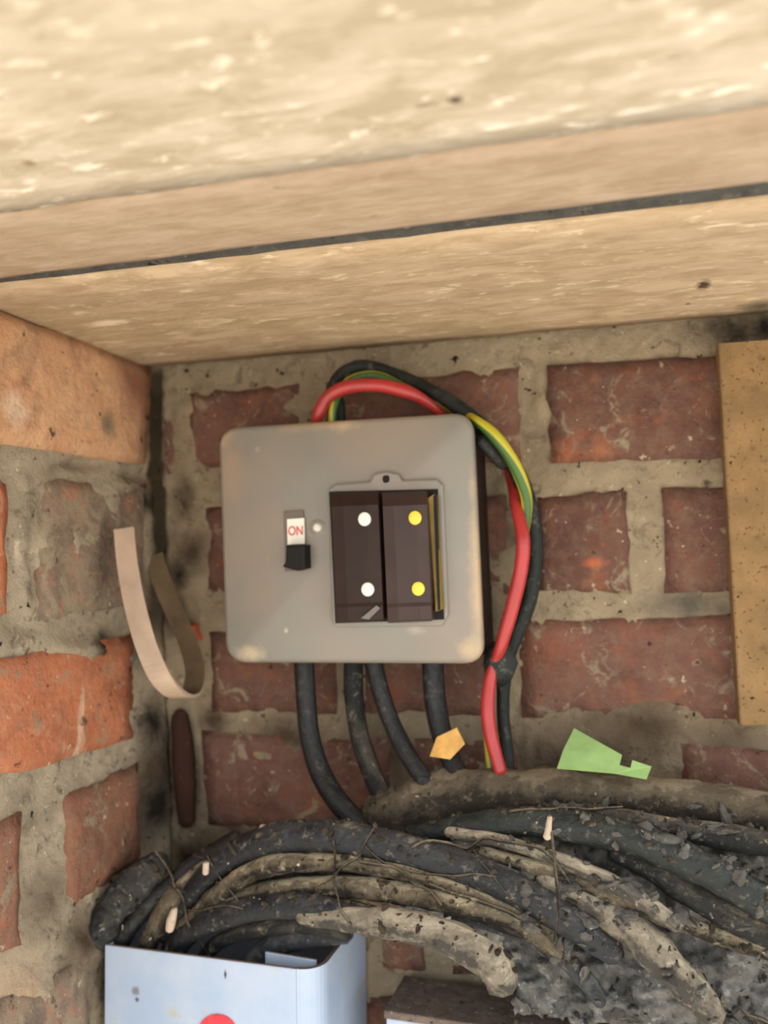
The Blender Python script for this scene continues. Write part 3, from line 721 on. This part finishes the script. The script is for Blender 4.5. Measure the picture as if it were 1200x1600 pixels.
# ------------------------------------------------------------------ the pile of old cables
PILE = 'old cables in the dusty pile'
def pile(pts, mat, label, lump=0.10): return cable('old_cable', pts, mat, label, 'cable', lump * 1.6, None, PILE, 16)
pile([(556, 1306, .034, 26), (610, 1268, .036, 32), (700, 1243, .036, 36), (820, 1236, .036, 36), (950, 1244, .036, 34), (1090, 1256, .036, 34), (1300, 1285, .036, 34)], m_brown_c,
     'thickest brown dust-caked cable along the top of the pile', 0.16)
pile([(640, 1308, .052, 16), (740, 1290, .056, 20), (860, 1286, .060, 24), (980, 1308, .062, 26), (1090, 1352, .064, 27), (1200, 1412, .066, 28), (1310, 1470, .066, 28)], m_green_dark,
     'dark green-black cable sweeping down to the picture edge on the right', 0.10)
pile([(860, 1268, .050, 16), (980, 1286, .052, 20), (1090, 1302, .052, 20), (1300, 1330, .052, 20)], m_black_d, 'dusty black cable just under the thick brown cable at the right', 0.12)
pile([(960, 1330, .056, 14), (1050, 1380, .058, 18), (1150, 1438, .060, 20), (1300, 1500, .060, 20)], m_black_d, 'dusty cable below the dark green-black cable at the right', 0.14)
pile([(262, 1462, .056, 18), (300, 1400, .060, 20), (350, 1345, .064, 22), (420, 1312, .068, 24), (500, 1306, .070, 25), (580, 1316, .070, 25), (680, 1342, .070, 26), (780, 1378, .070, 27), (880, 1432, .068, 26), (960, 1490, .062, 20)], m_black_b,
     'smooth black cable arching from the metal box across the whole pile', 0.05)
pile([(286, 1452, .064, 13), (340, 1398, .068, 14), (410, 1356, .072, 15), (490, 1346, .074, 14), (570, 1352, .074, 13), (650, 1366, .074, 14), (740, 1398, .074, 14), (830, 1440, .072, 12), (890, 1500, .066, 10)], m_tan,
     'thin brown dust-caked cable directly under the smooth black arch', 0.16)
pile([(330, 1420, .066, 12), (420, 1390, .068, 14), (520, 1384, .072, 16), (620, 1394, .074, 17), (720, 1414, .076, 18), (810, 1446, .074, 17), (872, 1494, .070, 12)], m_tan,
     'brown dust-caked cable above the cut cable end', 0.14)
pile([(262, 1500, .058, 18), (300, 1452, .064, 20), (370, 1424, .070, 20), (450, 1414, .074, 20), (530, 1424, .076, 20), (620, 1446, .076, 18)], m_black_b,
     'blue-black cable curving out of the open metal box', 0.06)
pile([(470, 1432, .078, 12), (560, 1438, .080, 20), (640, 1446, .082, 24), (710, 1466, .084, 27), (762, 1500, .086, 29), (788, 1535, .088, 27)], m_pale,
     'pale thick cable with a blunt cut end hanging over the lower box', 0.12)
pile([(300, 1530, .052, 12), (340, 1474, .058, 12), (410, 1452, .062, 12), (480, 1446, .064, 12), (540, 1462, .064, 11)], m_black_d, 'thin black cable dipping into the open metal box', 0.08)
pile([(380, 1530, .050, 20), (420, 1484, .050, 20), (470, 1462, .052, 20), (540, 1456, .054, 18)], m_grey, 'grey cable inside the open metal box', 0.1)
pile([(850, 1372, .064, 20), (920, 1404, .062, 26), (990, 1456, .060, 30), (1050, 1516, .058, 30), (1096, 1566, .056, 26), (1112, 1592, .054, 20)], m_pale,
     'pale dusty cable running diagonally down the grey heap', 0.16)
pile([(700, 1430, .070, 10), (780, 1446, .064, 12), (860, 1482, .058, 14), (910, 1526, .054, 14), (938, 1566, .052, 12)], m_grey, 'grey cable dropping behind the cut cable end', 0.18)
pile([(640, 1330, .058, 10), (740, 1334, .062, 13), (850, 1360, .064, 15), (960, 1400, .064, 15), (1060, 1440, .062, 14), (1200, 1490, .060, 12)], m_tan, 'narrow brown cable between the black arch and the green-black cable', 0.18)
pile([(300, 1436, .050, 10), (380, 1372, .054, 12), (470, 1364, .056, 12), (560, 1372, .058, 12), (650, 1390, .060, 12), (740, 1420, .060, 10)], m_black, 'thin black tube added as the dark gap between two brown dust-caked cables', 0.05)  # added black tube, its colour stands for the shaded gap here
pile([(280, 1400, .050, 9), (330, 1350, .056, 10), (390, 1322, .060, 11), (450, 1330, .064, 10), (520, 1366, .060, 8)], m_tan, 'short brown cable crossing under the left end of the smooth black arch', 0.14)
pile([(700, 1300, .062, 8), (790, 1316, .066, 10), (880, 1346, .068, 12), (980, 1392, .070, 14), (1060, 1446, .068, 12)], m_pale, 'pale dusty cable just above the end of the smooth black arch', 0.16)
# by the left wall
pile([(140, 1490, .070, 20), (168, 1430, .070, 26), (205, 1386, .064, 28), (248, 1348, .056, 22)], m_sheath, 'stubby dark grey cable lying against the left brick wall', 0.16)
pile([(172, 1500, .066, 14), (212, 1436, .064, 15), (258, 1392, .058, 15), (305, 1350, .050, 14), (370, 1308, .046, 12)], m_black, 'thin black cable beside the stubby grey cable in the corner', 0.06)
pile([(215, 1520, .062, 15), (240, 1456, .064, 16), (272, 1408, .062, 17), (318, 1362, .056, 16), (390, 1322, .050, 14)], m_tan, 'brown dusty cable rising from the left end of the metal box', 0.14)

def stub(pts, mat, label, cat='stub'):
    return cable('cable_stub', pts, mat, label, cat, 0.08)
stub([(273, 1420, .085, 5), (268, 1438, .085, 8), (265, 1452, .083, 7)], m_stub, 'pinkish white stub standing at the left end of the metal box')
stub([(322, 1348, .088, 5), (321, 1364, .088, 5)], m_stub, 'tiny white stub on the black cable arch near the corner')
stub([(859, 1276, .086, 4), (857, 1294, .086, 5), (855, 1308, .085, 6.5)], m_stub, 'small cream stub standing upright in the middle of the pile')
cable('twig', [(862, 1300, .092, 2), (868, 1360, .096, 2.5), (872, 1420, .094, 2.5), (866, 1470, .086, 2)], m_tan, 'thin dry stalk hanging over the cable pile below the cream stub', 'twig')

# ------------------------------------------------------------------ green paper scrap
gp = [(897, 1138), (972, 1180), (968, 1196), (985, 1200), (988, 1188), (1018, 1198), (1010, 1218), (960, 1209), (870, 1201), (880, 1172)]
V = []; Fc = []
for x, y in gp: V.append(back(x, y, 0.052 + 0.010 * (1205 - y) / 70 * -1 + 0.002 * math.sin(x / 25)))
m = len(V)
V += [p - NB * 0.0009 for p in V]
Fc = [tuple(range(m)), tuple(range(m, 2 * m))] + [(i, (i + 1) % m, m + (i + 1) % m, m + i) for i in range(m)]
tag(mesh_obj('paper_scrap', V, Fc, m_lime, None, False), 'torn lime green paper scrap resting on the thick brown cable', 'paper')

# ------------------------------------------------------------------ clumps of fluff and crumbs on the heap
from mathutils.bvhtree import BVHTree
bmi = bmesh.new(); bmesh.ops.create_icosphere(bmi, subdivisions=2, radius=1.0)
IV = [v.co.copy() for v in bmi.verts]; IF = [tuple(v.index for v in f.verts) for f in bmi.faces]; bmi.free()
TV = []; TF = []
for o in COL.objects:
    if o.type == 'MESH' and (o.name.startswith('old_cable') or o.name in ('dust', 'lid')):
        b = len(TV); off = o.parent.location if o.parent else o.location
        TV += [v.co + off for v in o.data.vertices]; TF += [tuple(i + b for i in p.vertices) for p in o.data.polygons]
tree = BVHTree.FromPolygons(TV, TF)
def scatter(name, mat, count, x0, x1, r0, r1, label, zmin=0.0):
    """crumbs that fell on the pile: dropped from the front and above on to whatever they meet"""
    V = []; Fc = []; n = 0
    za, zb_ = back(0, 1620, 0.09).z, back(0, 1190, 0.03).z
    while n < count:
        X = random.uniform(x0, x1); Z = random.uniform(za, zb_); n += 1
        hit = tree.ray_cast(Vector((X, -0.2, Z + 0.2)), Vector((0, 0.62, -0.78)))
        if hit[0] is None: continue
        p = hit[0]; r = r0 + (r1 - r0) * random.random() ** 3; b = len(V)
        R = Matrix.Rotation(random.uniform(0, 6.28), 3, Vector((random.uniform(-1, 1), random.uniform(-1, 1), random.uniform(-1, 1))))
        sx, sy, sz = random.uniform(0.7, 1.8), random.uniform(0.6, 1.0), random.uniform(0.3, 0.7)
        for c in IV:
            q = R @ Vector((c.x * sx, c.y * sy, c.z * sz)) * r
            V.append(p + q * (1 + 0.6 * noise.noise((q * 1.6 + p * 3) / r)))
        Fc.extend(tuple(i + b for i in f) for f in IF)
    tag(mesh_obj(name, V, Fc, mat, None, False), label, kind='stuff')
XA, XB, XC = back(190, 1400, .07).x, back(1300, 1400, .06).x, back(800, 1400, .06).x
scatter('crumbs', m_fluff, 420, XC, XB, 0.0008, 0.0048, 'pale grey crumbs and lint lying on the dust heap')
scatter('grit', grime('grit_brown', (52, 46, 38), (80, 71, 58), (112, 102, 84)), 700, XA, XB, 0.0006, 0.0026, 'brown grit and dirt crumbs lying over the old cables')
scatter('flakes', grime('flake_dark', (58, 54, 50), (80, 75, 69), (110, 104, 95)), 110, XC, XB, 0.0010, 0.0026, 'dark grey flakes of old cable covering in the dust heap')
scatter('specks', m_stub, 70, XA, XB, 0.0005, 0.0014, 'tiny pale specks scattered over the cable pile')

# thin fibres and roots tangled over the pile
V = []; Fc = []
for _ in range(26):
    X = random.uniform(XA, XB); Z = random.uniform(back(0, 1600, .09).z, back(0, 1230, .03).z)
    ang = random.gauss(-0.25, 0.45); path = []
    for k_ in range(random.randint(5, 11)):
        hit = tree.ray_cast(Vector((X, -0.2, Z + 0.2)), Vector((0, 0.62, -0.78)))
        if hit[0] is None: break
        if path and (hit[0] - path[-1]).length > 0.03: break
        path.append(hit[0] + hit[1] * 0.0008)
        ang += random.gauss(0, 0.25); X += 0.009 * math.cos(ang); Z += 0.009 * math.sin(ang)
    if len(path) < 4: continue
    rr = random.uniform(0.0003, 0.0008)
    v, f, _u = tube([Vector(p) for p in spline([list(p) for p in path], 3)], [rr] * ((len(path) - 1) * 3 + 1), 6, 0.2, 200)
    b = len(V); V += v; Fc += [tuple(i + b for i in q) for q in f]
tag(mesh_obj('fibres', V, Fc, m_tan), 'thin dusty fibres tangled over the old cables', kind='stuff')
